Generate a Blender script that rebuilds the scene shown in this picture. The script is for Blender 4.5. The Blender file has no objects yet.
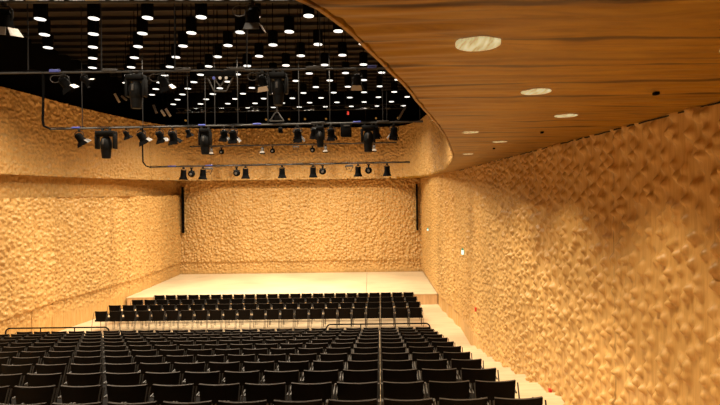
import bpy, bmesh, math, random
import numpy as np
from mathutils import Vector, Matrix
random.seed(7)
PI = math.pi
sc = bpy.context.scene
col = sc.collection

# ------------------------------------------------------------------ camera
ZC = 5.45            # eye height above the flat floor in front of the stage
F = 490.0            # focal length in pixels of a 720 px wide frame
VX, VY = 380.0, 191.4
ROLL = 0.012
cam = bpy.data.cameras.new('camera'); cam_o = bpy.data.objects.new('camera', cam); col.objects.link(cam_o)
cam.sensor_width = 36; cam.lens = F / 720 * 36
cam.shift_x = -(VX - 360) / 720; cam.shift_y = -(202.5 - VY) / 720
cam.clip_start = 0.05; cam.clip_end = 200
cam_o.matrix_world = Matrix.Translation((0, 0, ZC)) @ Matrix.Rotation(PI / 2, 4, 'X') @ Matrix.Rotation(-ROLL, 4, 'Z')
sc.camera = cam_o

def at(px, py, Y):
    """a point of the hall seen at a photo position, Y metres down the hall"""
    dx, dy = px - VX, py - VY
    c, s = math.cos(ROLL), math.sin(ROLL)
    rx = dx * c - dy * s; ry = dx * s + dy * c
    return Vector((rx * Y / F, Y, ZC - ry * Y / F))

# ------------------------------------------------------------------ materials
def newmat(name):
    m = bpy.data.materials.new(name); m.use_nodes = True
    nt = m.node_tree
    return m, nt, nt.nodes['Principled BSDF']
def N(nt, t, **kw):
    n = nt.nodes.new(t)
    for k, v in kw.items(): setattr(n, k, v)
    return n
def plain(name, c, rough=.5, metal=0., noise=.15, scale=20, spec=.5):
    m, nt, b = newmat(name)
    tc = N(nt, 'ShaderNodeTexCoord'); no = N(nt, 'ShaderNodeTexNoise'); no.inputs['Scale'].default_value = scale
    nt.links.new(tc.outputs['Object'], no.inputs['Vector'])
    r = N(nt, 'ShaderNodeValToRGB')
    r.color_ramp.elements[0].color = (*[x * (1 - noise) for x in c], 1); r.color_ramp.elements[1].color = (*[min(1, x * (1 + noise)) for x in c], 1)
    r.color_ramp.elements[0].position = .3; r.color_ramp.elements[1].position = .7
    nt.links.new(no.outputs['Fac'], r.inputs[0]); nt.links.new(r.outputs[0], b.inputs['Base Color'])
    b.inputs['Roughness'].default_value = rough; b.inputs['Metallic'].default_value = metal; b.inputs['Specular IOR Level'].default_value = spec
    return m
def wood(name, c1, c2, c3, vec, rough=.5, detail=4, distort=.6, seam=None, big=(.35, .35, .1)):
    m, nt, b = newmat(name); L = nt.links.new
    tc = N(nt, 'ShaderNodeTexCoord')
    mp = N(nt, 'ShaderNodeMapping'); mp.inputs['Scale'].default_value = vec
    L(tc.outputs['Object'], mp.inputs['Vector'])
    n1 = N(nt, 'ShaderNodeTexNoise'); n1.inputs['Scale'].default_value = 1; n1.inputs['Detail'].default_value = detail
    n1.inputs['Distortion'].default_value = distort; n1.inputs['Roughness'].default_value = .6
    L(mp.outputs[0], n1.inputs['Vector'])
    r = N(nt, 'ShaderNodeValToRGB'); e = r.color_ramp.elements
    e[0].position = .32; e[0].color = (*c1, 1); e[1].position = .7; e[1].color = (*c3, 1)
    k = e.new(.5); k.color = (*c2, 1)
    L(n1.outputs['Fac'], r.inputs[0])
    mp2 = N(nt, 'ShaderNodeMapping'); mp2.inputs['Scale'].default_value = big
    L(tc.outputs['Object'], mp2.inputs['Vector'])
    n2 = N(nt, 'ShaderNodeTexNoise'); n2.inputs['Scale'].default_value = 1; n2.inputs['Detail'].default_value = 2
    L(mp2.outputs[0], n2.inputs['Vector'])
    mr = N(nt, 'ShaderNodeMapRange'); mr.inputs['From Min'].default_value = .3; mr.inputs['From Max'].default_value = .7
    mr.inputs['To Min'].default_value = .86; mr.inputs['To Max'].default_value = 1.12
    L(n2.outputs['Fac'], mr.inputs['Value'])
    mx = N(nt, 'ShaderNodeVectorMath', operation='SCALE')
    L(r.outputs[0], mx.inputs[0]); L(mr.outputs[0], mx.inputs['Scale'])
    out = mx.outputs[0]
    if seam:
        axis, per, off, w, dk = seam
        sx = N(nt, 'ShaderNodeSeparateXYZ'); L(tc.outputs['Object'], sx.inputs[0])
        a = N(nt, 'ShaderNodeMath', operation='SUBTRACT'); a.inputs[1].default_value = off; L(sx.outputs[axis], a.inputs[0])
        d = N(nt, 'ShaderNodeMath', operation='DIVIDE'); d.inputs[1].default_value = per; L(a.outputs[0], d.inputs[0])
        f = N(nt, 'ShaderNodeMath', operation='FRACT'); L(d.outputs[0], f.inputs[0])
        g = N(nt, 'ShaderNodeMath', operation='LESS_THAN'); g.inputs[1].default_value = w / per; L(f.outputs[0], g.inputs[0])
        h = N(nt, 'ShaderNodeMapRange'); h.inputs['To Min'].default_value = 1; h.inputs['To Max'].default_value = dk
        L(g.outputs[0], h.inputs['Value'])
        m2 = N(nt, 'ShaderNodeVectorMath', operation='SCALE'); L(out, m2.inputs[0]); L(h.outputs[0], m2.inputs['Scale']); out = m2.outputs[0]
    L(out, b.inputs['Base Color'])
    b.inputs['Roughness'].default_value = rough; b.inputs['Specular IOR Level'].default_value = .28
    return m
def emit(name, c, s, tex=False):
    m, nt, b = newmat(name)
    b.inputs['Base Color'].default_value = (.02, .02, .02, 1)
    b.inputs['Emission Color'].default_value = (*c, 1); b.inputs['Emission Strength'].default_value = s
    if tex:
        tc = N(nt, 'ShaderNodeTexCoord'); mp = N(nt, 'ShaderNodeMapping'); mp.inputs['Scale'].default_value = (40, 6, 10)
        no = N(nt, 'ShaderNodeTexNoise'); no.inputs['Scale'].default_value = 1; no.inputs['Detail'].default_value = 3
        r = N(nt, 'ShaderNodeValToRGB'); r.color_ramp.elements[0].position = .35; r.color_ramp.elements[1].position = .65
        r.color_ramp.elements[0].color = (c[0] * .55, c[1] * .42, c[2] * .25, 1); r.color_ramp.elements[1].color = (*c, 1)
        nt.links.new(tc.outputs['Object'], mp.inputs[0]); nt.links.new(mp.outputs[0], no.inputs['Vector'])
        nt.links.new(no.outputs['Fac'], r.inputs[0]); nt.links.new(r.outputs[0], b.inputs['Emission Color'])
    try: m.cycles.emission_sampling = 'NONE'
    except Exception: pass
    return m

M = {}
M['oak'] = wood('carved_oak', (.47, .262, .078), (.56, .328, .108), (.63, .385, .142), (26, 26, 1.6), .38, seam=(1, 3.2, 6.4, .02, .62))
M['oak_back'] = wood('carved_oak_back', (.50, .288, .092), (.58, .348, .122), (.65, .40, .152), (16, 16, 1.2), .42, seam=(0, 1.15, .2, .02, .7))
M['oak_ceiling'] = wood('ceiling_oak', (.20, .085, .0035), (.30, .14, .007), (.38, .195, .016), (.9, 10, 10), .40, detail=7, distort=2.2, big=(.2, 2.6, 1))
nt_ = M['oak_ceiling'].node_tree; b_ = nt_.nodes['Principled BSDF']; src = b_.inputs['Base Color'].links[0].from_socket
tc_ = N(nt_, 'ShaderNodeTexCoord'); wv = N(nt_, 'ShaderNodeTexWave'); wv.wave_type = 'BANDS'; wv.bands_direction = 'Y'
wv.inputs['Scale'].default_value = .62; wv.inputs['Distortion'].default_value = 2.6; wv.inputs['Detail'].default_value = 2.5; wv.inputs['Detail Scale'].default_value = 1.1
rp = N(nt_, 'ShaderNodeValToRGB'); rp.color_ramp.elements[0].color = (.25, .2, .15, 1); rp.color_ramp.elements[1].color = (1, 1, 1, 1); rp.color_ramp.elements[1].position = .035
mm = N(nt_, 'ShaderNodeVectorMath', operation='MULTIPLY')
nt_.links.new(tc_.outputs['Object'], wv.inputs['Vector']); nt_.links.new(wv.outputs['Fac'], rp.inputs[0]); nt_.links.new(src, mm.inputs[0]); nt_.links.new(rp.outputs[0], mm.inputs[1]); nt_.links.new(mm.outputs[0], b_.inputs['Base Color'])
M['floor'] = wood('pale_floor', (.60, .42, .24), (.67, .49, .29), (.72, .54, .335), (.8, 9, 9), .42, seam=(1, .32, .1, .006, .8))
M['stage'] = wood('stage_floor', (.62, .48, .285), (.69, .55, .34), (.74, .60, .38), (.8, 8, 8), .42, seam=(1, .5, .1, .008, .85))
M['stage_front'] = wood('stage_front', (.60, .38, .18), (.68, .45, .22), (.75, .52, .27), (9, 9, .9), .5)
M['fabric'] = plain('black_upholstery', (.003, .0016, .0006), .75, spec=.08)
M['rim'] = plain('worn_top_edge', (.032, .022, .014), .6, spec=.2)  # lighter tone paints in the light from above on backrest tops
M['shell'] = plain('black_shell', (.012, .009, .006), .38)
M['chrome'] = plain('brushed_steel', (.42, .37, .31), .35, .85, .1)
M['arm'] = plain('grey_armrest', (.045, .037, .028), .55, 0, .1)
M['chairleg'] = plain('dark_chair_leg', (.018, .014, .010), .6, 0, .1)
M['darksteel'] = plain('dark_steel', (.014, .013, .012), .6, 0, spec=.15)
M['black'] = plain('matt_black', (.0025, .0022, .002), .8, spec=.04)
M['blackpaint'] = plain('black_paint', (.002, .0018, .0016), .7, 0, spec=.05)
M['slab'] = plain('dark_ceiling', (.020, .0105, .0035), .9, 0, .5, 1.3)
M['beam'] = plain('dark_beam', (.010, .006, .003), .8, 0, .4, 2)
M['satin'] = plain('satin_black', (.003, .0027, .0024), .55, spec=.1)
M['pipe'] = plain('grey_pipe', (.055, .05, .045), .7, .1, spec=.2)
M['door'] = plain('pale_barn_door', (.48, .45, .41), .5, .1)  # on barn doors the pale tone is painted-in light; plain colour on other fittings
M['doorgrey'] = plain('grey_barn_door', (.13, .12, .11), .5, .2)  # weaker painted-in light on barn doors; plain grey on other fittings
M['blue'] = plain('blue_tape', (.06, .08, .35), .5)
M['red'] = plain('red_plastic', (.65, .03, .015), .4)
M['amber'] = plain('amber_gel', (.16, .085, .02), .5)
M['lens'] = emit('downlight_lens', (1, .95, .86), 3.4)
M['pearl'] = emit('pearl_glow', (1, .84, .45), 1.5, True)
M['exit'] = emit('sign_glow', (.75, 1, .8), 3)
M['greensign'] = emit('green_sign', (.05, .5, .22), 1)
M['amberlamp'] = emit('amber_lamp', (1, .45, .08), .6)
M['joint'] = plain('shadow_joint', (.01, .004, .001), .9)

# ------------------------------------------------------------------ mesh helpers
def link(name, me, mat, parent=None):
    o = bpy.data.objects.new(name, me); col.objects.link(o)
    if mat is not None and len(me.materials) == 0: me.materials.append(mat)
    if parent is not None: o.parent = parent
    return o
class MB:
    def __init__(s): s.bm = bmesh.new()
    def box(s, c, d, rot=None, bevel=0.):
        r = bmesh.ops.create_cube(s.bm, size=1); vs = r['verts']
        mt = Matrix.Translation(c) @ (rot.to_4x4() if rot is not None else Matrix.Identity(4)) @ Matrix.Diagonal((*d, 1))
        bmesh.ops.transform(s.bm, matrix=mt, verts=vs)
        if bevel > 0:
            es = list({e for v in vs for e in v.link_edges})
            bmesh.ops.bevel(s.bm, geom=es, offset=bevel, segments=2, profile=.5, affect='EDGES')
        return s
    def cyl(s, a, b, r1, r2=None, n=14, caps=True):
        a, b = Vector(a), Vector(b); r2 = r1 if r2 is None else r2
        v = b - a; q = Vector((0, 0, 1)).rotation_difference(v.normalized())
        r = bmesh.ops.create_cone(s.bm, cap_ends=caps, segments=n, radius1=r1, radius2=r2, depth=v.length)
        bmesh.ops.transform(s.bm, matrix=Matrix.Translation((a + b) / 2) @ q.to_matrix().to_4x4(), verts=r['verts'])
        return s
    def sph(s, c, r, sc_=(1, 1, 1), rot=None, u=16, v=10):
        q = bmesh.ops.create_uvsphere(s.bm, u_segments=u, v_segments=v, radius=r)
        mt = Matrix.Translation(c) @ (rot.to_4x4() if rot is not None else Matrix.Identity(4)) @ Matrix.Diagonal((*sc_, 1))
        bmesh.ops.transform(s.bm, matrix=mt, verts=q['verts']); return s
    def tube(s, pts, r, n=8):
        pts = [Vector(p) for p in pts]; rings = []
        up = Vector((0, 0, 1))
        for i, p in enumerate(pts):
            t = (pts[min(i + 1, len(pts) - 1)] - pts[max(i - 1, 0)]).normalized()
            ref = up if abs(t.dot(up)) < .95 else Vector((1, 0, 0)) if i == 0 or True else up
            a = t.cross(ref).normalized()
            if rings:
                pa = s._a; a = (pa - t * pa.dot(t)).normalized()
            s._a = a; b = t.cross(a)
            rings.append([s.bm.verts.new(p + (a * math.cos(k * 2 * PI / n) + b * math.sin(k * 2 * PI / n)) * r) for k in range(n)])
        for q, w in zip(rings, rings[1:]):
            for k in range(n): s.bm.faces.new((q[k], q[(k + 1) % n], w[(k + 1) % n], w[k]))
        s.bm.faces.new(rings[0][::-1]); s.bm.faces.new(rings[-1]); return s
    def prism(s, poly, t, frame):
        """extrude a 2D outline (x, y) by thickness t, then place it by the frame matrix"""
        a = [s.bm.verts.new(frame @ Vector((x, y, -t / 2))) for x, y in poly]
        b = [s.bm.verts.new(frame @ Vector((x, y, t / 2))) for x, y in poly]
        n = len(poly); s.bm.faces.new(a[::-1]); s.bm.faces.new(b)
        for k in range(n): s.bm.faces.new((a[k], a[(k + 1) % n], b[(k + 1) % n], b[k]))
        return s
    def mesh(s, name, smooth=True):
        bmesh.ops.recalc_face_normals(s.bm, faces=s.bm.faces)
        me = bpy.data.meshes.new(name); s.bm.to_mesh(me); s.bm.free()
        if smooth:
            for p in me.polygons: p.use_smooth = True
            try: me.set_sharp_from_angle(angle=math.radians(40))
            except Exception: pass
        return me
    def obj(s, name, mat, parent=None, smooth=True):
        return link(name, s.mesh(name, smooth), mat, parent)
def thing(name, label, cat, loc=(0, 0, 0), rz=0, group=None):
    o = bpy.data.objects.new(name, None); col.objects.link(o); o.location = loc; o.rotation_euler = (0, 0, rz)
    o.empty_display_size = .1
    tag(o, label, cat, group); return o
def tag(o, label, cat, group=None):
    o['label'] = label; o['category'] = cat
    if group: o['group'] = group
    return o
def struct(o): o['kind'] = 'structure'; return o
def copy_thing(root, kids):
    r = root.copy(); col.objects.link(r)
    for ch, subs in kids:
        c = ch.copy(); col.objects.link(c); c.parent = r
        for g in subs:
            d = g.copy(); col.objects.link(d); d.parent = c
    return r
ORD = ['', 'first', 'second', 'third', 'fourth', 'fifth', 'sixth', 'seventh', 'eighth', 'ninth', 'tenth', 'eleventh', 'twelfth', 'thirteenth',
       'fourteenth', 'fifteenth', 'sixteenth', 'seventeenth', 'eighteenth', 'nineteenth', 'twentieth', 'twenty-first', 'twenty-second',
       'twenty-third', 'twenty-fourth', 'twenty-fifth']

# ------------------------------------------------------------------ carved walls
def bumps(u, v, seed, cu=.19, cv=.155, wd=.11):
    """height field of irregular pebble-like swellings, as the milled oak shows"""
    rs = np.random.RandomState(seed)
    gu, gv = u / cu, v / cv
    nu, nv = int(gu.max()) + 6, int(gv.max()) + 6
    ju, jv = rs.rand(nu, nv), rs.rand(nu, nv); am = rs.uniform(.45, 1, (nu, nv)); el = rs.uniform(.95, 1.4, (nu, nv)); sg = rs.rand(nu, nv)
    am = np.where(sg < .12, -am * .6, am)
    iu, iv = np.floor(gu).astype(int), np.floor(gv).astype(int)
    h = np.zeros_like(u)
    for a in (-1, 0, 1):
        for b in (-2, -1, 0, 1):
            p, q = iu + a + 2, iv + b + 2
            du = gu - (iu + a + .08 + .84 * ju[p, q]); dv = gv - (iv + b + .5 * ((iu + a) % 2) - .1 + .75 * jv[p, q])
            h += am[p, q] * np.exp(-((du * du + (dv / el[p, q]) ** 2) / wd) ** 1.2)
    return h
def carved(name, path, z0, z1, mat, side, seed, step=.045, amp=.03, skirt=None, lean=0., cu=.17, cv=.155, zstep=None, wd=.11):
    """a wall surface following a plan path from z0 to z1; side=+1 bulges to the left of the path direction"""
    pts = [Vector(p) for p in path]
    P = []; S = []; acc = 0
    for a, b in zip(pts, pts[1:]):
        L = (b - a).length; n = max(1, round(L / (step if b.y > 12.5 or zstep is None else .022)))
        for k in range(n): P.append(a.lerp(b, k / n)); S.append(acc + L * k / n)
        acc += L
    P.append(pts[-1]); S.append(acc)
    n = len(P); nz = max(2, round((z1 - z0) / (zstep or step)) + 1)
    zs = np.linspace(z0, z1, nz)
    T = np.array([[*(P[min(i + 1, n - 1)] - P[max(i - 1, 0)]).normalized()] for i in range(n)])
    Nn = np.stack([-T[:, 1], T[:, 0]], 1) * side
    PX = np.array([[p.x, p.y] for p in P]); S = np.array(S)
    U, V = np.meshgrid(S, zs - z0, indexing='ij')
    h = bumps(U + .3, V + .3, seed, cu, cv, wd) * amp
    # broad swells that run down the panels
    h += .012 * np.sin(U * 1.9 + 1.3 * np.sin(V * .7)) * np.sin(V * 1.1 + U * .35)
    if skirt:
        e = np.clip((V + z0 - .45) / .6, 0, 1); lip = np.clip((V + z0 - skirt) / .06, 0, 1); groove = -.012 * (np.cos(U * 2 * PI / .17) > .7)
        h = h * e + (1 - e) * groove - .08 * (1 - lip)
    if lean: h += lean * (V / (z1 - z0))
    X = PX[:, 0][:, None] + Nn[:, 0][:, None] * h; Y = PX[:, 1][:, None] + Nn[:, 1][:, None] * h
    co = np.stack([X, Y, V + z0], 2).reshape(-1, 3)
    idx = np.arange(n * nz).reshape(n, nz)
    q = np.stack([idx[:-1, :-1], idx[1:, :-1], idx[1:, 1:], idx[:-1, 1:]], 2).reshape(-1, 4)
    if side < 0: q = q[:, ::-1]
    me = bpy.data.meshes.new(name); me.from_pydata(co.tolist(), [], q.tolist()); me.update()
    for p in me.polygons: p.use_smooth = True
    return link(name, me, mat)

ZH = ZC + .77        # underside of the timber ceiling
ZD = ZC + 3.88       # top of the timber drum above it
ZT = ZC + 6.3        # technical ceiling
right_path = [(3.05, 3.3), (3.05, 12.4), (3.05, 19.5), (2.93, 19.9), (2.93, 20.7), (2.80, 21.1), (2.80, 21.8), (2.68, 22.2), (2.66, 23.5), (2.52, 30.2)]
struct(carved('wall_right', right_path, -.02, ZH + .02, M['oak'], 1, 3, .038, .082, skirt=.55, cu=.175, cv=.165, zstep=.022, wd=.068))
# lower left wall: staggered panels
lp = []
def xl(y): return -12.95 if y < 19 else -12.95 + .8 * (y - 19) / 4.5 if y < 23.5 else -12.15 - .02 * (y - 23.5)
y = 13.5
while y < 30.0:
    lp += [(xl(y) - .02, y), (xl(y) + (.19 if y < 22 else .05), y + 1.08), ]
    y += 1.15
lp.append((xl(30.2), 30.2))
ZL = ZC - .08
struct(carved('wall_left', lp, -.02, ZL, M['oak'], -1, 5, .034, .085, skirt=1.2, cu=.14, cv=.13))
struct(carved('wall_back', [(-13.6, 30.05), (2.7, 30.05)], -.02, ZH + .02, M['oak_back'], -1, 9, .036, .115, skirt=1.2, cu=.15, cv=.14, lean=-.10))

# plan outline of the opening in the timber ceiling
def ceil_pt(px, py):
    p = at(px, py, 1.0); Yv = (ZH - ZC) / (p.z - ZC); return (Yv, p.x * Yv)
edge_pts = [(.45, -4.4), (.6, -2.9), (.85, -1.9), (1.3, -1.05)] + [ceil_pt(*q) for q in ((302, 0), (320, 11), (337.8, 23.5), (356, 40), (375.6, 58.9), (393, 75.5), (404.4, 87), (420, 106.2), (434, 122), (444, 136), (450.5, 150), (452.4, 157.8), (449, 164.5))] + [(18.5, 2.42), (22, 2.47), (25, 2.38), (27, 2.15), (28.3, 1.75), (29.2, 1.1), (29.6, .3)]
def xe(y):
    e = edge_pts
    if y <= e[0][0]: return e[0][1]
    for i in range(len(e) - 1):
        if y <= e[i + 1][0]:
            p0 = e[max(i - 1, 0)]; p1 = e[i]; p2 = e[i + 1]; p3 = e[min(i + 2, len(e) - 1)]
            m1 = (p2[1] - p0[1]) / (p2[0] - p0[0]); m2 = (p3[1] - p1[1]) / (p3[0] - p1[0]); h = p2[0] - p1[0]; t = (y - p1[0]) / h
            return (2*t**3-3*t*t+1)*p1[1] + (t**3-2*t*t+t)*h*m1 + (-2*t**3+3*t*t)*p2[1] + (t**3-t*t)*h*m2
    return e[-1][1]
drum = [(-13.45, 13.5), (-13.32, 21), (-13.08, 23.5), (-12.8, 25.2), (-12.45, 26.7), (-11.95, 28), (-11.3, 28.9), (-10.5, 29.4), (-9.6, 29.6)]
dleft = list(drum)
drum.append((.3, 29.6))
for yy in (29.2, 28.8, 28.3, 27.7, 27, 26, 25, 23.5, 22, 20, 18.5, 17, 15.5, 14, 12.6, 11, 9.6, 8.5, 7.5, 6.5, 5.9, 5): drum.append((xe(yy) + .06, yy))
struct(carved('wall_upper', drum, ZH + .004, ZD, M['oak_back'], -1, 12, .036, .09, cu=.15, cv=.14))
# recessed frieze behind the drum's lower edge
struct(carved('wall_frieze', [(-13.85, 13.5), (-13.7, 22), (-13.2, 26), (-12.5, 30.2)], ZL - .3, ZH + .1, M['oak'], -1, 15, .045, .08, cu=.15, cv=.14))
m = MB(); m.bm.faces.new([m.bm.verts.new(v) for v in ((-13.95, 13.5, ZL), (-12.9, 13.5, ZL), (-12.9, 19, ZL), (-12.1, 23.5, ZL), (-12.2, 30.2, ZL), (-13.95, 30.2, ZL))])
struct(m.obj('trim_ledge', M['oak'], smooth=False))
# plain near ends of the room, behind and beside the viewpoint
m = MB(); m.box((3.15, -.3, 3.1), (.1, 7.3, 6.3)); struct(m.obj('wall_right_rear', M['oak'], smooth=False))
m = MB(); m.box((-13.5, 4.75, 4.65), (1.1, 17.7, 9.4)); struct(m.obj('wall_left_rear', M['oak'], smooth=False))
m = MB(); m.box((-5, -4.05, 6), (16.5, .1, 12.2)); struct(m.obj('wall_rear', M['oak_back'], smooth=False))

# timber ceiling right of the opening, milled in soft waves
def wave(x, y):
    return .0075 * math.sin(y * 17 + 2.4 * math.sin(x * 1.3 + y * .9) + 1.0 * math.sin(x * 4.1 + y * 2.3)) * (.6 + .4 * math.sin(y * 3.1 + x * .8)) + .0045 * math.sin(y * 47 + 2.2 * math.sin(x * 2.3) + x * 1.3)
ys = []; yy = .55
while yy < 30.3:
    ys.append(yy); yy += .03 if yy < 8 else .06 if yy < 14 else .12
ys.append(30.3)
NX = 70; co = []; fa = []
for yv in ys:
    x0 = xe(yv) + .036 + .003 * math.sin(yv * 9) if yv < 29.6 else -13.5
    for i in range(NX + 1):
        t = i / NX; xx = x0 + (3.2 - x0) * t
        co.append((xx, yv, ZH + wave(xx, yv)))
for j in range(len(ys) - 1):
    for i in range(NX): a = j * (NX + 1) + i; fa.append((a, a + NX + 1, a + NX + 2, a + 1))
me = bpy.data.meshes.new('ceiling'); me.from_pydata(co, [], fa); me.update()
for p in me.polygons: p.use_smooth = True
struct(link('ceiling', me, M['oak_ceiling']))
m = MB(); m.box((-5, -1.75, ZH + .03), (16.6, 4.62, .06)); m.box((-13.3, 6.9, ZH + .03), (1.0, 13.2, .06)); vs_ = [m.bm.verts.new((x, y_, ZH + .02)) for x, y_ in dleft + [(-9.6, 30.3), (-14.1, 30.3), (-14.1, 13.5)]]; m.bm.faces.new(vs_)
m.box((-5, 30.1, ZH + .05), (17, .9, .06))
struct(m.obj('ceiling_rear', M['oak_ceiling'], smooth=False))
# the rounded lip of the opening, and the shadow joint behind it
rim = [(xe(k * .12 + .6) + .016 + .004 * math.sin(k * 1.1) * math.sin(k * .37), k * .12 + .6, ZH - .004) for k in range(242)]
m = MB()
rings = []
for i, p in enumerate(rim):
    p = Vector(p); t = (Vector(rim[min(i + 1, 241)]) - Vector(rim[max(i - 1, 0)])).normalized(); nn = Vector((t.y, -t.x, 0))
    rings.append([m.bm.verts.new(p + nn * a + Vector((0, 0, b))) for a, b in ((-.016, .09), (-.016, .003), (-.011, -.004), (.009, -.004), (.013, .002), (.013, .09))])
for a, b in zip(rings, rings[1:]):
    for k in range(5): m.bm.faces.new((a[k], a[k + 1], b[k + 1], b[k]))
struct(m.obj('trim_opening', M['oak_ceiling']))
m = MB(); m.tube([(3.035 + .008 * math.sin(yv * 3), yv, ZH - .012 + wave(3.03, yv)) for yv in [3 + .1 * k for k in range(165)]], .009, 6)
struct(m.obj('trim_joint', M['joint']))

# technical space above the opening
m = MB(); m.box((-5, 13.3, ZT + .1), (18.6, 35.2, .2)); struct(m.obj('ceiling_technical', M['slab'], smooth=False))
m = MB()
for a, b, c_, d in ((-14.1, 13.3, .2, 35.2), (4.2, 13.3, .2, 35.2)): m.box((a, b, (ZD + ZT) / 2 + .05), (c_, d, ZT - ZD + .3))
m.box((-5, 30.75, (ZD + ZT) / 2 + .05), (18.6, .2, ZT - ZD + .3))
m.box((-13.95, 20.5, ZD + .02), (1.0, 20, .04)); m.box((-5, 30.2, ZD + .02), (18, 1.1, .04)); m.box((3.5, 14, ZD + .02), (1.6, 33, .04))
struct(m.obj('wall_technical', M['black'], smooth=False))
for k in range(28):
    yv = 7.5 + k * .82
    o = MB().box((-5, yv, ZT - .05), (18, .05, .12)).box((-5, yv, ZT - .12), (18, .10, .02)).obj('ceiling_beam', M['beam'], smooth=False)
    struct(o)

# ------------------------------------------------------------------ floors
D1 = .987
def zrow(k): return k * D1                    # back plane of raked row k
def hrow(k): return ZC - (3.14 + .208 * (k - 6))
m = MB()
m.box((-5, 24.5, -.1), (17, 16.2, .2))
for k in range(-3, 17):
    a = zrow(k - 1) + .68 if k > -3 else -4.0; b = zrow(k) + .68
    m.box((-5.05, (a + b) / 2, (hrow(k) - .2) / 2), (16.4, b - a, hrow(k) + .2))
struct(m.obj('floor', M['floor'], smooth=False))
st = thing('stage', 'wide low stage of pale timber boards filling the far end of the hall', 'stage', (0, 23.5, 0))
m = MB()
poly = [(-12.22, 23.5), (2.70, 23.5), (2.56, 30.05), (-12.3, 30.05)]
a = [m.bm.verts.new((x, y_ - 23.5, .47)) for x, y_ in poly]; b = [m.bm.verts.new((x, y_ - 23.5, .51)) for x, y_ in poly]
m.bm.faces.new(b); m.bm.faces.new(a[::-1])
for k in range(4): m.bm.faces.new((a[k], a[(k + 1) % 4], b[(k + 1) % 4], b[k]))
m.obj('deck', M['stage'], st, False)
MB().box((-4.75, .06, .235), (14.9, .06, .47)).obj('fascia', M['stage_front'], st, False)

c_ = at(366.9, 272.5, 29.8); d_ = at(366.2, 292.5, 23.7)
o = MB().tube([(c_.x, 29.8, .517), ((c_.x + d_.x) / 2 + .01, 26.7, .517), (d_.x, 23.6, .517)], .007, 5).obj('floor_cable', M['darksteel'])
tag(o, 'thin dark cable running straight down the pale stage floor', 'cable')
# ------------------------------------------------------------------ chairs
def chair_meshes():
    R = {}
    # backrest: upholstered panel, curved in plan, leaning a little
    m = MB(); rows = []
    nx, nz = 10, 5
    def pt(i, j, back):
        u = -1 + 2 * i / nx; v = j / nz
        w = .232 + .012 * v
        x = w * u; yb = -.235 + .036 * u * u - .05 * v
        zz = .425 + .402 * v - (.004 * (1 - u * u) if j == nz else 0)
        return Vector((x, yb + (0 if back else .032), zz))
    g = {}
    for back in (0, 1):
        for i in range(nx + 1):
            for j in range(nz + 1): g[i, j, back] = m.bm.verts.new(pt(i, j, back))
    for i in range(nx):
        for j in range(nz):
            m.bm.faces.new((g[i, j, 1], g[i + 1, j, 1], g[i + 1, j + 1, 1], g[i, j + 1, 1]))
            m.bm.faces.new((g[i, j, 0], g[i, j + 1, 0], g[i + 1, j + 1, 0], g[i + 1, j, 0]))
        m.bm.faces.new((g[i, 0, 1], g[i, 0, 0], g[i + 1, 0, 0], g[i + 1, 0, 1]))
        m.bm.faces.new((g[i, nz, 1], g[i + 1, nz, 1], g[i + 1, nz, 0], g[i, nz, 0]))
    for j in range(nz):
        m.bm.faces.new((g[0, j, 1], g[0, j + 1, 1], g[0, j + 1, 0], g[0, j, 0]))
        m.bm.faces.new((g[nx, j, 1], g[nx, j, 0], g[nx, j + 1, 0], g[nx, j + 1, 1]))
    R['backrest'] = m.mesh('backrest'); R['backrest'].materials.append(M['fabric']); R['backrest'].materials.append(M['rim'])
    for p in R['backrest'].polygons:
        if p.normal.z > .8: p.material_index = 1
    m = MB(); m.box((0, .02, .435), (.55, .47, .07), bevel=.012); R['seat'] = m.mesh('seat'); R['seat'].materials.append(M['fabric'])
    m = MB()
    m.box((0, 0, 0), (.022, .36, .018), bevel=.006)
    R['armrest'] = m.mesh('armrest'); R['armrest'].materials.append(M['arm'])
    m = MB(); m.tube([(0, -.50, 0), (0, -.39, .45), (0, -.315, .68), (0, -.262, .81)], .009, 8); R['leg_b'] = m.mesh('leg'); R['leg_b'].materials.append(M['chairleg'])
    m = MB(); m.tube([(0, 0, 0), (0, -.015, .43), (0, -.02, .655)], .010, 8); R['leg_f'] = m.mesh('leg'); R['leg_f'].materials.append(M['chairleg'])
    return R
CM = chair_meshes()
chair0 = thing('concert_chair', '', 'chair')
kids = []
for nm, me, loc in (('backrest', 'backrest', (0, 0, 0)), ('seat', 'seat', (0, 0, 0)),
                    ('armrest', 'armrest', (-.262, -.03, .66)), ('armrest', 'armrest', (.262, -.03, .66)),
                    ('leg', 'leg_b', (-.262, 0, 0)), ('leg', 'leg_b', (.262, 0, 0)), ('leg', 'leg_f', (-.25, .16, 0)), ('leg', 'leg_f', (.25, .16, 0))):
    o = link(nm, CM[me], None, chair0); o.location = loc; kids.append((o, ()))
first = [True]
def place_chair(x, yback, z, label, group, sx=1):
    r = chair0 if first[0] else copy_thing(chair0, kids); first[0] = False
    r.location = (x, yback + .27, z); r['label'] = label; r['group'] = group
    r.scale = (sx, 1, 1)
    r.rotation_euler = (0, 0, random.uniform(-.006, .006))
PCH = .56
for k in range(16, 4, -1):
    n_left = min(21, int(math.ceil(1.367 * k)) )
    z = hrow(k)
    rname = 'row just behind the railings' if k == 16 else 'row nearest the camera' if k == 5 else ORD[17 - k] + ' row behind the railings'
    idx = list(range(2, -n_left - 1, -1))
    for c, i in enumerate(idx):
        lab = 'black chair, %s from the right aisle, %s' % (ORD[c + 1], rname)
        place_chair((i + .5) * PCH - .004 * k, zrow(k), z, lab, 'black chairs on the raked floor')
rows2 = [(19.42, .568), (20.45, .569), (21.45, .546), (22.38, .518)]
names2 = ['rear row of the lower block', 'second row from the rear of the lower block', 'second row from the stage', 'row nearest the stage']
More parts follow.
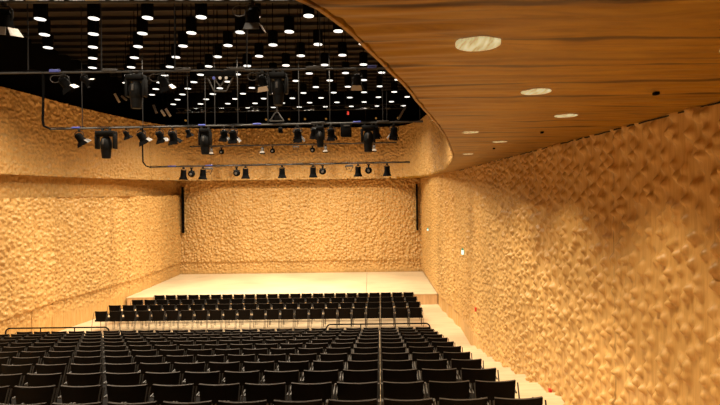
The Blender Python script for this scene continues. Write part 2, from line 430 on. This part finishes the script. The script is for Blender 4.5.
for (zy, p), nm in zip(rows2, names2):
    for c, i in enumerate(range(2, -21, -1)):
        place_chair((i + .5) * p - .05, zy, 0, 'black chair, %s from the right, %s' % (ORD[c + 1], nm), 'black chairs in front of the stage', min(1, p / .56))

# ------------------------------------------------------------------ railings
def railing(xa, xb, posts, label):
    yv = 16.42; z0 = hrow(16); zt = ZC - 4.44
    t = thing('railing', label, 'railing', ((xa + xb) / 2, yv, z0), 0, 'low black railings at the foot of the raked seating')
    cx = (xa + xb) / 2; h = zt - z0; r = .14
    P = [(xa - cx, 0, 0), (xa - cx, 0, h - r)] + [(xa - cx + r * (1 - math.cos(a)), 0, h - r + r * math.sin(a)) for a in (PI / 8, PI / 4, 3 * PI / 8, PI / 2)]
    P += [(-p[0], 0, p[2]) for p in P[::-1]]
    MB().tube(P, .024, 8).obj('handrail', M['blackpaint'], t)
    for p in posts: MB().cyl((p - cx, 0, 0), (p - cx, 0, h), .018, n=8).obj('post', M['blackpaint'], t)
railing(-12.6, -9.14, [-11.43, -10.29], 'black tube railing in front of the leftmost seats')
railing(-1.85, 1.62, [-.70, .46], 'black tube railing in front of the rightmost seats beside the right aisle')

# ------------------------------------------------------------------ downlights in the technical ceiling
HL = 4.6; RN = 22
dl = thing('downlight', '', 'ceiling light')
LR = .132
k1 = MB().cyl((0, 0, .012), (0, 0, .42), LR + .02, n=20).obj('housing', M['black'], dl)
k2 = MB().cyl((0, 0, 0), (0, 0, .011), LR, n=20).obj('lens', M['lens'], dl)
k3 = MB().cyl((0, 0, .42), (0, 0, ZT - ZC - HL), .015, n=6).obj('stem', M['black'], dl)
la = bpy.data.lights.new('lamp', 'SPOT'); la.energy = 2900; la.color = (1, .87, .68); la.spot_size = math.radians(138); la.spot_blend = .75; la.shadow_soft_size = .25
k4 = bpy.data.objects.new('lamp', la); col.objects.link(k4); k4.parent = dl; k4.location = (0, 0, -.02)
dk = [(k1, ()), (k2, ()), (k3, ())]
dfirst = True
rowlist = [(n, True) for n in range(12)] + [(n, False) for n in (-1, -3, -5, -7, -9)]
for n, vis in rowlist:
    yv = (.00568 + .00055 * n) * F * HL
    frac = (-.29 - .525 * n) % 1
    xs = [(j + frac) * .305 * HL for j in range(-10, 2)]
    xs = [x for x in xs if -11.6 < x < (1.35 if vis and n < 4 else 1.6) and x > -10.9]
    if not vis: xs = [x for x in xs if x < xe(max(yv, .6)) - .25 and x > -11.8]
    for c, x in enumerate(xs):
        r = dl if dfirst else copy_thing(dl, dk); dfirst = False
        r.location = (x, yv, ZC + HL)
        if n in (-5, -1, 2, 5, 8, 10) and c % 2 == (n // 3) % 2 and -10.4 < x < .1:      # these carry the sampled light
            q = k4.copy(); col.objects.link(q); q.parent = r
        rn = ORD[12 - n]
        r['label'] = 'round white downlight, %s from the left, %s row from the stage end' % (ORD[c + 1], rn)
        r['group'] = 'downlights in the black ceiling'

bpy.data.objects.remove(k4)
# ------------------------------------------------------------------ spots in the timber ceiling
for j, (px, py, d, nm) in enumerate(((478, 41.8, .116, 'large round pearly light in the timber ceiling, nearest and brightest'),
        (536, 91.5, .115, 'second nearest round light in the timber ceiling, below and right of the nearest'),
        (566, 115.5, .115, 'rightmost thin-looking light in the timber ceiling, close above the right wall'),
        (470, 132, .115, 'ceiling light right of the opening, middle of its three lights at the left'),
        (500, 141.5, .115, 'small ceiling light low beside the right wall top, between two neighbours'),
        (746, 47, .12, 'nearest light above the right wall, just beyond the right edge of the picture'),
        (468, 154, .12, 'farthest and smallest light in the timber ceiling, beside the tip of the opening'))):
    Yv = (ZH - ZC) / ((VY - ROLL * (px - VX)) - py) * F; p = at(px, py, Yv)
    o = thing('recessed_light', nm, 'ceiling light', (p.x, p.y, ZH), 0, 'round lights set into the timber ceiling')
    MB().cyl((0, 0, -.017 if j == 0 else -.005), (0, 0, .0), d, n=40).obj('diffuser', M['pearl'], o, False)
    l2 = bpy.data.lights.new('lamp', 'SPOT'); l2.energy = 420; l2.color = (1, .82, .54); l2.spot_size = math.radians(106); l2.spot_blend = .8; l2.shadow_soft_size = .06
    lo = bpy.data.objects.new('lamp', l2); col.objects.link(lo); lo.parent = o; lo.location = (0, 0, -.03)
for j, (px, py, nm) in enumerate(((656, 91, 'small dark square sensor on the timber ceiling near the right edge'), (542, 131, 'tiny dark dot sensor on the timber ceiling beside the right wall'), (494, 147.5, 'tiny dark dot sensor on the far timber ceiling'))):
    Yv = (ZH - ZC) / ((VY - ROLL * (px - VX)) - py) * F; p = at(px, py, Yv)
    tag(MB().box((0, 0, -.012), (.035, .05, .024), bevel=.004).obj('sensor', M['black']), nm, 'sensor', 'small sensors on the timber ceiling').location = (p.x, p.y, ZH - .008)

# ------------------------------------------------------------------ rigging pipes and lamps
def pipe(a, b, Y, r, name, label, hang=(), extra=(), cable=None, tilt=None):
    A, B = at(*a, Y), at(*b, Y)
    t = thing(name, label, 'rigging pipe', A, 0, 'lighting pipes hung across the hall')
    MB().cyl((0, 0, 0), B - A, r, n=12).obj('tube', M['pipe'], t)
    # wiring strapped along the tube
    pts = []
    for k in range(61):
        s = k / 60; q = (B - A) * s
        pts.append(q + Vector((0, -.03 * math.sin(k * .9), r + .012 + .012 * math.sin(k * 1.7))))
    MB().tube(pts, .012, 5).obj('wiring', M['black'], t)
    for px in hang:
        s = (px - a[0]) / (b[0] - a[0]); q = (B - A) * s
        MB().cyl(q, q + Vector((0, 0, ZT - .2 - (A.z + q.z))), .012, n=6).obj('hanger', M['darksteel'], t)
    for px, w, mt in extra:
        s = (px - a[0]) / (b[0] - a[0]); q = (B - A) * s; w = w * Y / F
        MB().box(q + Vector((0, 0, .03)), (w, .07, .055), bevel=.01).obj('junction_box', M[mt], t)
    if cable:
        pts = [at(x, y_, Y) - A for x, y_ in cable]
        MB().tube(pts, .022, 6).obj('cable_drop', M['black'], t)
    return t
def yline(a, b, px): return a[1] + (b[1] - a[1]) * (px - a[0]) / (b[0] - a[0])

def frame_dir(d):
    d = Vector(d).normalized(); return Vector((0, 0, -1)).rotation_difference(d).to_matrix()
def spot(loc, s, lean, label, group, doors=((1, 'door'),), loop=False, toward=.35, name='stage_spotlight', hoodmat='blackpaint'):
    """theatre spotlight: clamp, yoke, tapered can and barn doors; s = overall height in metres"""
    t = thing(name, label, 'stage light', loc, 0, group); t.scale = (s, s, s)
    MB().box((0, 0, -.03), (.10, .12, .12), bevel=.01).obj('clamp', M['darksteel'], t)
    piv = Vector((0, 0, -.40)); w = .23
    MB().tube([piv + Vector((-w, 0, -.02)), piv + Vector((-w, 0, .18)), piv + Vector((-w * .6, 0, .29)), piv + Vector((w * .6, 0, .29)), piv + Vector((w, 0, .18)), piv + Vector((w, 0, -.02))], .022, 6).obj('yoke', M['darksteel'], t)
    R = frame_dir((math.sin(lean), toward, -math.cos(lean)))
    def q(x, y_, z): return piv + R @ Vector((x, y_, z))
    m = MB(); m.cyl(q(0, 0, .20), q(0, 0, .05), .13, .19, 16); m.cyl(q(0, 0, .05), q(0, 0, -.20), .19, .20, 16); m.cyl(q(0, 0, -.20), q(0, 0, -.26), .225, .225, 16)
    for k in range(3): m.cyl(q(0, 0, .12 - k * .06), q(0, 0, .105 - k * .06), .20, .20, 16)
    m.obj('body', M['blackpaint'], t)
    MB().cyl(q(0, 0, -.262), q(0, 0, -.27), .18, .18, 16).obj('lens', M['darksteel'], t)
    if doors is not None:
        dm = {0: 'black', 1: 'black', 2: 'black', 3: 'black'}
        for k_, mt in doors: dm[k_] = mt
        # door 0 toward -x, 1 toward +x, 2 near side, 3 far side
        for k_, ax in enumerate(((-1, 0), (1, 0), (0, -1), (0, 1))):
            out = Vector((ax[0], ax[1], 0)); side = Vector((ax[1], -ax[0], 0)) if ax[0] == 0 else Vector((0, 1, 0))
            dn = (Vector((0, 0, -1)) + out * .55).normalized(); nrm = dn.cross(side).normalized()
            fr = Matrix((side, dn, nrm)).transposed().to_4x4(); o_ = out * .21 + Vector((0, 0, -.26))
            fr = Matrix.Translation(piv) @ R.to_4x4() @ Matrix.Translation(o_) @ fr
            MB().prism([(-.19, 0), (.19, 0), (.25, .24), (-.25, .24)], .012, fr).obj('barn_door', M[dm[k_]], t, False)
    if loop:
        MB().tube([(-.05, 0, -.05)] + [(-.42 + .22 * math.cos(a), 0, -.25 + .17 * math.sin(a)) for a in [PI / 3 + k * PI / 6 for k in range(9)]] + [(-.1, 0, -.3)], .016, 6).obj('cable', M['pipe'], t)
    return t
def moving(loc, s, label, group, wide=.30, tiltx=.0, name='moving_head_light'):
    t = thing(name, label, 'stage light', loc, 0, group); t.scale = (s, s, s)
    MB().box((-.12, 0, -.02), (.05, .09, .1)).box((.12, 0, -.02), (.05, .09, .1)).obj('clamp', M['darksteel'], t)
    MB().box((0, 0, -.13), (wide * 1.7, .30, .13), bevel=.02).obj('base', M['satin'], t)
    m = MB()
    for sx in (-1, 1): m.box((sx * wide * .85, 0, -.40), (.075, .2, .46), bevel=.02)
    m.box((0, 0, -.215), (wide * 1.75, .2, .05), bevel=.01); m.obj('yoke', M['satin'], t)
    h = thing_part(t)
    m = MB(); R = Matrix.Rotation(tiltx, 3, 'Y')
    m.sph((0, 0, -.50), .2, (.85, .9, 1.5), R, 18, 12); m.cyl(Vector((0, 0, -.50)) + R @ Vector((0, 0, -.18)), Vector((0, 0, -.50)) + R @ Vector((0, 0, -.42)), .15, .125, 16)
    m.obj('head', M['satin'], t)
    MB().cyl(Vector((0, 0, -.50)) + R @ Vector((0, 0, -.42)), Vector((0, 0, -.50)) + R @ Vector((0, 0, -.43)), .105, .105, 16).obj('lens', M['darksteel'], t)
    MB().box((0, -.19, -.42), (.06, .03, .16), bevel=.008).obj('display', M['pipe'], t)
    return t
def thing_part(t): return None
def roundlamp(loc, s, label, group):
    t = thing('round_floodlight', label, 'stage light', loc, 0, group); t.scale = (s, s, s)
    MB().box((0, 0, -.06), (.30, .12, .12), bevel=.02).obj('clamp', M['darksteel'], t)
    MB().cyl((0, 0, -.1), (0, 0, -.42), .07, .12, 12).obj('neck', M['blackpaint'], t)
    m = MB(); m.sph((0, 0, -.62), .34, (1, .75, .95), None, 18, 12); m.box((0, 0, -.36), (.62, .14, .07), bevel=.02); m.obj('body', M['blackpaint'], t)
    MB().cyl((0, -.24, -.66), (0, -.29, -.68), .12, .12, 14).obj('lens', M['doorgrey'], t)
    return t
def whitelamp(loc, s, label, group):
    t = thing('compact_floodlight', label, 'stage light', loc, 0, group); t.scale = (s, s, s)
    MB().box((0, 0, -.08), (.2, .12, .16), bevel=.02).obj('clamp', M['darksteel'], t)
    MB().box((0, 0, -.34), (.32, .3, .40), bevel=.04).obj('body', M['doorgrey'], t)
    MB().prism([(-.2, 0), (.2, 0), (.27, -.22), (-.27, -.22)], .03, Matrix.Translation((0, -.17, -.55)) @ Matrix.Rotation(PI / 2, 4, 'X')).obj('reflector', M['door'], t, False)
    MB().box((0, 0, -.83), (.58, .3, .09), bevel=.02).obj('hood', M['black'], t)
    return t
def canister(loc, s, lean, label, group):
    """short profile lamp with a flared lower hood"""
    t = thing('profile_spotlight', label, 'stage light', loc, 0, group); t.scale = (s, s, s)
    MB().box((0, 0, -.05), (.16, .14, .14), bevel=.02).obj('clamp', M['darksteel'], t)
    MB().tube([(-.2, 0, -.45), (-.2, 0, -.2), (-.1, 0, -.12), (.1, 0, -.12), (.2, 0, -.2), (.2, 0, -.45)], .03, 6).obj('yoke', M['pipe'], t)
    R = Matrix.Rotation(lean, 3, 'Y'); p = Vector((0, 0, -.4))
    MB().cyl(p + R @ Vector((0, 0, .2)), p + R @ Vector((0, 0, -.35)), .20, .25, 14).obj('body', M['blackpaint'], t)
    MB().cyl(p + R @ Vector((0, 0, -.3)), p + R @ Vector((0, 0, -.58)), .24, .36, 14).obj('hood', M['black'], t)
    return t

Y0, Y1, Y2, Y3, Y4 = 6.0, 9.5, 15.8, 28.0, 22.6
g0, g1, g2, g3, g4 = ('stage lights on the nearest pipe', 'stage lights on the second pipe', 'stage lights on the long middle pipe', 'small stage lights on the farthest pipe', 'stage lights on the lowest pipe')
p0 = ((-30, 1.8), (312, 1.5)); p1 = ((-25, 73.6), (388, 68.3)); p2 = ((50, 129.2), (423, 121.6)); p3 = ((190, 146.8), (397, 142.6)); p4 = ((150, 167.2), (410, 162.3))
pipe(*p0, Y0, .02, 'lighting_pipe', 'grey lighting pipe along the top edge of the picture, nearest of all', hang=(), extra=((33, 12, 'door'), (93, 14, 'door')))
pipe(*p1, Y1, .02, 'lighting_pipe', 'grey lighting pipe crossing the black ceiling under the downlights', hang=(28.3, 101.5, 175, 247, 320), extra=((55, 10, 'blue'), (110, 14, 'pipe'), (183, 16, 'pipe'), (236, 18, 'pipe'), (315, 18, 'pipe'), (372, 9, 'blue')), cable=((43, 74), (43.5, 88), (43, 112), (42.6, 120), (44, 126), (50, 128.8)))
pipe(*p2, Y2, .03, 'lighting_pipe', 'long pipe at the level of the drum top, carrying the most lamps', hang=(82.5, 143, 188, 205.5, 215, 238, 268, 299, 330, 383, 387, 420), extra=((76, 8, 'blue'), (202, 7, 'blue'), (257, 8, 'blue'), (357, 8, 'blue'), (318, 14, 'pipe'), (383, 12, 'pipe')), cable=((142.5, 128), (142.6, 150), (143, 162), (146, 166), (151, 167.5)))
pipe(*p3, Y3, .03, 'lighting_pipe', 'short thin pipe in front of the upper back wall, with the smallest lamps', hang=(215, 247, 291, 330, 366), extra=((245, 9, 'pipe'),))
pipe(*p4, Y4, .03, 'lighting_pipe', 'lowest pipe, just above the lower edge of the upper wall', hang=(), extra=((172, 8, 'blue'), (209, 7, 'blue'), (262, 9, 'pipe'), (298, 9, 'pipe'), (345, 8, 'pipe')))

def hang(P, Yv, px): return at(px, yline(*P, px) + 1, Yv)
# nearest pipe
spot(hang(p0, Y0, 4), .45, -.1, 'black spotlight with pale barn doors hanging at the top left corner', g0, doors=((2, 'door'), (1, 'door')), loop=False, toward=.2)
spot(hang(p0, Y0, 253), .40, 0, 'black spotlight with grey front flap and white side flap at the top centre', g0, doors=((2, 'doorgrey'), (1, 'door')), loop=True, toward=.1)
# second pipe
spot(hang(p1, Y1, 64), .42, .55, 'black spotlight tilted right with a white flap, left on the second pipe', g1, doors=((1, 'door'),), loop=True)
spot(hang(p1, Y1, 84), .30, 1.0, 'small slim spotlight tilted right, second from the left on the second pipe', g1, doors=((1, 'amber'),))
moving(hang(p1, Y1, 136), .75, 'large black moving head light, left one on the second pipe', g1, .26)
spot(hang(p1, Y1, 163), .42, .35, 'black spotlight with cable loop and white flap, right of the large left moving head', g1, doors=((1, 'door'), (3, 'amber')), loop=True)
spot(hang(p1, Y1, 262), .44, .15, 'black spotlight with white right flap, left of the central moving head on the second pipe', g1, doors=((1, 'door'), (2, 'amber')), loop=True)
moving(hang(p1, Y1, 278), .72, 'large black moving head light near the centre of the second pipe', g1, .26)
spot(hang(p1, Y1, 357), .44, -.05, 'black spotlight with amber front flap near the timber opening on the second pipe', g1, doors=((2, 'amber'),), loop=False)
t = thing('projector_cradle', 'dark tapering cradle with small white lights hanging left of centre on the second pipe', 'stage light', hang(p1, Y1, 220), 0, g1)
m = MB()
for a, b in (((-.30, 0, 0), (-.12, 0, -.38)), ((.30, 0, 0), (.12, 0, -.38)), ((-.12, 0, -.38), (.12, 0, -.38)), ((-.2, 0, 0), (0, 0, -.3)), ((.2, 0, 0), (.0, 0, -.3))): m.cyl(a, b, .014, n=6)
m.obj('frame', M['pipe'], t)
MB().box((0, 0, -.05), (.6, .12, .1), bevel=.01).obj('housing', M['blackpaint'], t)
for k in range(3): MB().cyl((-.1 + .12 * k, -.07, -.14), (-.1 + .12 * k, -.05, -.14), .03, n=10).obj('indicator', M['door'] if k else M['blue'], t)
# middle pipe
L2 = ['spotlight at the left end of the long middle pipe, tilted right with a pale flap', None]
spot(hang(p2, Y2, 79), 0.59, .5, 'leftmost lamp of the long middle pipe, tilted right with a grey flap', g2, doors=((1, 'doorgrey'),))
moving(hang(p2, Y2, 106), 1.02, 'big broad moving head light, second lamp from the left on the long middle pipe', g2, .33)
spot(hang(p2, Y2, 126), 0.38, .3, 'small spotlight right of the big left moving head on the long middle pipe', g2, doors=())
spot(hang(p2, Y2, 141), 0.59, .45, 'spotlight tilted right above the cable drop, with a grey flap', g2, doors=((1, 'doorgrey'),))
spot(hang(p2, Y2, 159.5), 0.54, .25, 'middle-sized spotlight with a grey flap, right of the cable drop', g2, doors=((1, 'doorgrey'),))
spot(hang(p2, Y2, 172.5), 0.59, .2, 'black spotlight with no pale flap, left of the small one near the drum corner', g2, doors=())
spot(hang(p2, Y2, 188), 0.35, .25, 'small spotlight near the upper wall corner on the long middle pipe', g2, doors=())
moving(hang(p2, Y2, 205), .95, 'narrow moving head light right of the drum corner on the long middle pipe', g2, .20)
spot(hang(p2, Y2, 224), 0.52, -.1, 'dark spotlight left of the one with a pale disc-like flap', g2, doors=((1, 'doorgrey'),))
spot(hang(p2, Y2, 233), 0.59, .05, 'spotlight with a pale right flap, left of centre on the long middle pipe', g2, doors=((1, 'doorgrey'),))
spot(hang(p2, Y2, 280.5), 0.35, 0, 'small round spotlight alone at the centre of the long middle pipe', g2, doors=None)
spot(hang(p2, Y2, 297.5), 0.61, .05, 'large spotlight with a grey flap right of centre', g2, doors=((1, 'doorgrey'),))
spot(hang(p2, Y2, 314), 0.50, -.1, 'dark spotlight just left of the narrow right moving head', g2, doors=())
moving(hang(p2, Y2, 320), .78, 'narrow moving head light between two spotlights right of centre', g2, .18)
spot(hang(p2, Y2, 331), 0.57, 0, 'spotlight with pale rim right of the narrow moving head', g2, doors=((0, 'doorgrey'),))
moving(hang(p2, Y2, 368), .98, 'tallest moving head light on the right half of the long middle pipe', g2, .24)
spot(hang(p2, Y2, 376), 0.54, 0, 'dark spotlight just right of the tallest moving head', g2, doors=())
spot(hang(p2, Y2, 394), 0.59, -.12, 'rightmost lamp on the long middle pipe, with a pale left flap', g2, doors=((0, 'doorgrey'),))
P = hang(p2, Y2, 346)
t = thing('loudspeaker', 'black box loudspeaker hanging on the long middle pipe right of centre', 'loudspeaker', P, 0)
MB().box((0, 0, -.2), (.34, .26, .42), bevel=.015).obj('cabinet', M['black'], t); MB().box((0, 0, .02), (.04, .04, .12)).obj('bracket', M['darksteel'], t)
MB().box((.03, -.132, -.06), (.2, .02, .04)).obj('badge_strip', M['pipe'], t)
# second loudspeaker frame, triangular
P = at(277, 121, 17.5)
t = thing('rigging_frame', 'silver triangular rigging frame above the centre of the long middle pipe', 'rigging frame', P)
m = MB()
for a, b in (((-.26, 0, 0), (.24, 0, 0)), ((-.26, 0, 0), (-.05, 0, .3)), ((.24, 0, 0), (.05, 0, .3)), ((-.05, 0, .3), (.05, 0, .3)), ((0, 0, .3), (0, 0, .6))): m.cyl(a, b, .02, n=8)
m.obj('bars', M['pipe'], t); MB().box((0, .04, .12), (.2, .1, .16), bevel=.01).obj('block', M['black'], t)
# lowest pipe
for px, kind, nm in ((183.5, 'c', 'leftmost canister lamp on the lowest pipe'), (191.5, 'r', 'round lamp second from the left on the lowest pipe'), (203, 'c', 'flared canister lamp third from the left on the lowest pipe'),
                     (236.5, 'r', 'round lamp left of the plain canister on the lowest pipe'), (245.5, 'c', 'plain canister lamp right of the second round lamp on the lowest pipe'), (282, 'c', 'canister lamp standing alone at the centre of the lowest pipe'),
                     (313, 'c', 'canister lamp right of centre on the lowest pipe'), (322.5, 'r', 'round lamp right of centre on the lowest pipe'), (358, 'c', 'canister lamp left of the last round lamp on the lowest pipe'),
                     (368.5, 'r', 'last round lamp on the right of the lowest pipe'), (387, 'c', 'rightmost canister lamp on the lowest pipe')):
    if kind == 'c': canister(hang(p4, Y4, px), .58, .06 if px < 240 else 0, nm, g4)
    else: roundlamp(hang(p4, Y4, px), .48, nm, g4)
# farthest pipe
for px, kind, nm in ((211.5, 'w', 'leftmost pale-fronted floodlight on the farthest pipe'), (221.5, 'r', 'leftmost round lamp on the farthest pipe'), (262.5, 'w', 'pale-fronted floodlight left of centre on the farthest pipe'),
                     (272.5, 'r', 'round lamp left of centre on the farthest pipe'), (312.5, 'r', 'round lamp right of centre on the farthest pipe'), (325.5, 'w', 'pale-fronted floodlight right of centre on the farthest pipe'), (374, 'w', 'rightmost pale-fronted floodlight on the farthest pipe')):
    if kind == 'w': whitelamp(hang(p3, Y3, px), .50, nm, g3)
    else: roundlamp(hang(p3, Y3, px), .44, nm, g3)
# wiring clusters
for (P_, Yv, px, nm) in ((p3, Y3, 296, 'tangle of silver wiring hanging at the centre of the farthest pipe'), (p4, Y4, 349.5, 'silver wiring bracket on the right half of the lowest pipe'), (p4, Y4, 209, 'blue-grey wiring bracket on the left part of the lowest pipe')):
    t = thing('wiring_bracket', nm, 'bracket', hang(P_, Yv, px))
    MB().box((0, 0, -.06), (.34, .1, .09), bevel=.01).obj('plate', M['doorgrey'], t)
    MB().tube([(-.2, 0, -.05), (-.12, 0, -.25), (0, -.03, -.18), (.05, 0, -.34), (.16, 0, -.1)], .018, 6).obj('cable', M['pipe'], t)

# row of fittings across the far dark end, and small amber lamps
A, B = at(176, 108.5, 24.5), at(404, 104, 24.5)
t = thing('lighting_truss', 'dark truss with silver fittings across the far end of the black ceiling', 'truss', A)
d = B - A
m = MB()
for dz in (0, -.22): m.cyl(Vector((0, 0, dz)), d + Vector((0, 0, dz)), .022, n=8)
for k in range(40): m.cyl(d * (k / 40) + Vector((0, 0, -.22 * (k % 2))), d * ((k + 1) / 40) + Vector((0, 0, -.22 * ((k + 1) % 2))), .012, n=5)
m.obj('lattice', M['darksteel'], t)
for k, s in enumerate((.05, .12, .2, .27, .35, .44, .52, .6, .67, .75, .84, .93)):
    MB().sph(d * s + Vector((0, -.05, -.1 - .05 * (k % 3))), .09, (1.4, .8, .55)).obj('fitting', M['pipe'], t)
for px in (238, 298, 345): 
    s = (px - 176) / 228
    MB().cyl(d * s, d * s + Vector((0, 0, ZT - .3 - A.z - d.z * s)), .015, n=6).obj('hanger', M['darksteel'], t)
for k, px in enumerate((185.5, 266, 289, 305, 326, 376, 398)):
    p = at(px, 119.5 - (px - 266) * .012, 30.55)
    tag(MB().cyl((0, -.03, 0), (0, .06, 0), .055, n=12).obj('indicator_lamp', M['amberlamp']), 'tiny amber lamp on the black end wall, %s from the left' % ORD[k + 1], 'lamp', 'amber lamps on the black end wall').location = p
p = at(348, 113, 24); tag(MB().box((0, 0, 0), (.09, .06, .16)).obj('marker_light', M['red']), 'small red marker light above the box loudspeaker', 'lamp').location = p
# pale narrow panels on the black side wall above the left drum
for k, (px, py, h, lean) in enumerate(((117, 98, 10, -.5), (124, 98, 7, -.9), (155, 109, 9, -.35), (163, 113, 7, -.6), (168, 112.5, 9, -.55), (402, 113, 15, .55))):
    Yv = 22 if px < 300 else 25; p = at(px, py, Yv); L_ = h * Yv / F
    nm = ['grey slanted reflector fin, leftmost above the left wall', 'brownish slanted fin beside the leftmost reflector', 'faint slanted reflector fin, left of the bright pair', 'short bright fin, left of the bright pair', 'long bright slanted fin, right of the bright pair', 'long grey slanted fitting beside the right end of the drum'][k]
    t = thing('reflector_fin', nm, 'lighting fin', p, 0, 'slanted fins in the dark side space' if k < 5 else None)
    MB().box((0, 0, 0), (.10, .05, L_), Matrix.Rotation(lean, 3, 'Y'), .01).obj('blade', M['door'] if k in (0, 3, 4) else M['doorgrey'], t)
    MB().cyl((0, 0, L_ * .45), (0, 0, ZT - p.z - .05), .012, n=6).obj('hanger', M['black'], t)
# ------------------------------------------------------------------ marks on the walls
for nm, px, y0_, y1_ in (('narrow black vertical slot near the left corner of the back wall', 182.8, 187, 233), ('narrow black vertical slot near the right corner of the back wall', 416.7, 184, 230)):
    p, q = at(px, y0_, 29.95), at(px + .5, y1_, 29.95)
    tag(MB().box((0, 0, 0), (.11, .16, p.z - q.z)).obj('wall_slot', M['black'], smooth=False), nm, 'slot', 'black slots at the ends of the back wall').location = (p.x, 29.93, (p.z + q.z) / 2)
for nm, px, py, w, h in (('small bright sign lamp on the right wall near the back corner', 427.7, 229.8, .10, .10), ('small glowing green and white sign lamp halfway along the right wall', 462.5, 252.3, .10, .16)):
    Yv = 3.0 * F / (px - VX) if px > 440 else 2.55 * F / (px - VX); p = at(px, py, Yv)
    t = thing('sign_lamp', nm, 'sign', (p.x, p.y, p.z), 0, 'small lit signs on the right wall')
    MB().box((0, 0, 0), (.07, .12, h), bevel=.01).obj('case', M['exit'], t, False)
    MB().box((.0, 0, h * .5 + .03), (.06, .06, .07)).obj('green_tab', M['greensign'], t, False)
for nm, px, py, h, tx in (('small red call point low on the right wall beside the lower seats', 475.6, 309.5, .12, 2.99), ('small red fitting at the foot of the right wall beside the aisle steps', 550, 390.3, .05, 3.0)):
    Yv = tx * F / (px - VX); p = at(px, py, Yv)
    tag(MB().box((0, 0, 0), (.05, .09, h), bevel=.008).obj('call_point', M['red']), nm, 'call point', 'red fittings on the right wall').location = p

# ------------------------------------------------------------------ world and output
w = bpy.data.worlds.new('world'); sc.world = w; w.use_nodes = True
w.node_tree.nodes['Background'].inputs[0].default_value = (0, 0, 0, 1); w.node_tree.nodes['Background'].inputs[1].default_value = 0
sc.view_settings.view_transform = 'Standard'; sc.view_settings.look = 'None'; sc.view_settings.gamma = 1; sc.view_settings.use_curve_mapping = False
sc.view_settings.exposure = -1.08
sc.cycles.max_bounces = 6; sc.cycles.diffuse_bounces = 4; sc.cycles.glossy_bounces = 3
sc.cycles.use_denoising = True; sc.cycles.denoising_prefilter = 'NONE'; sc.cycles.denoising_input_passes = 'RGB_ALBEDO_NORMAL'
sc.cycles.sample_clamp_indirect = 6
sc.cycles.use_light_tree = True
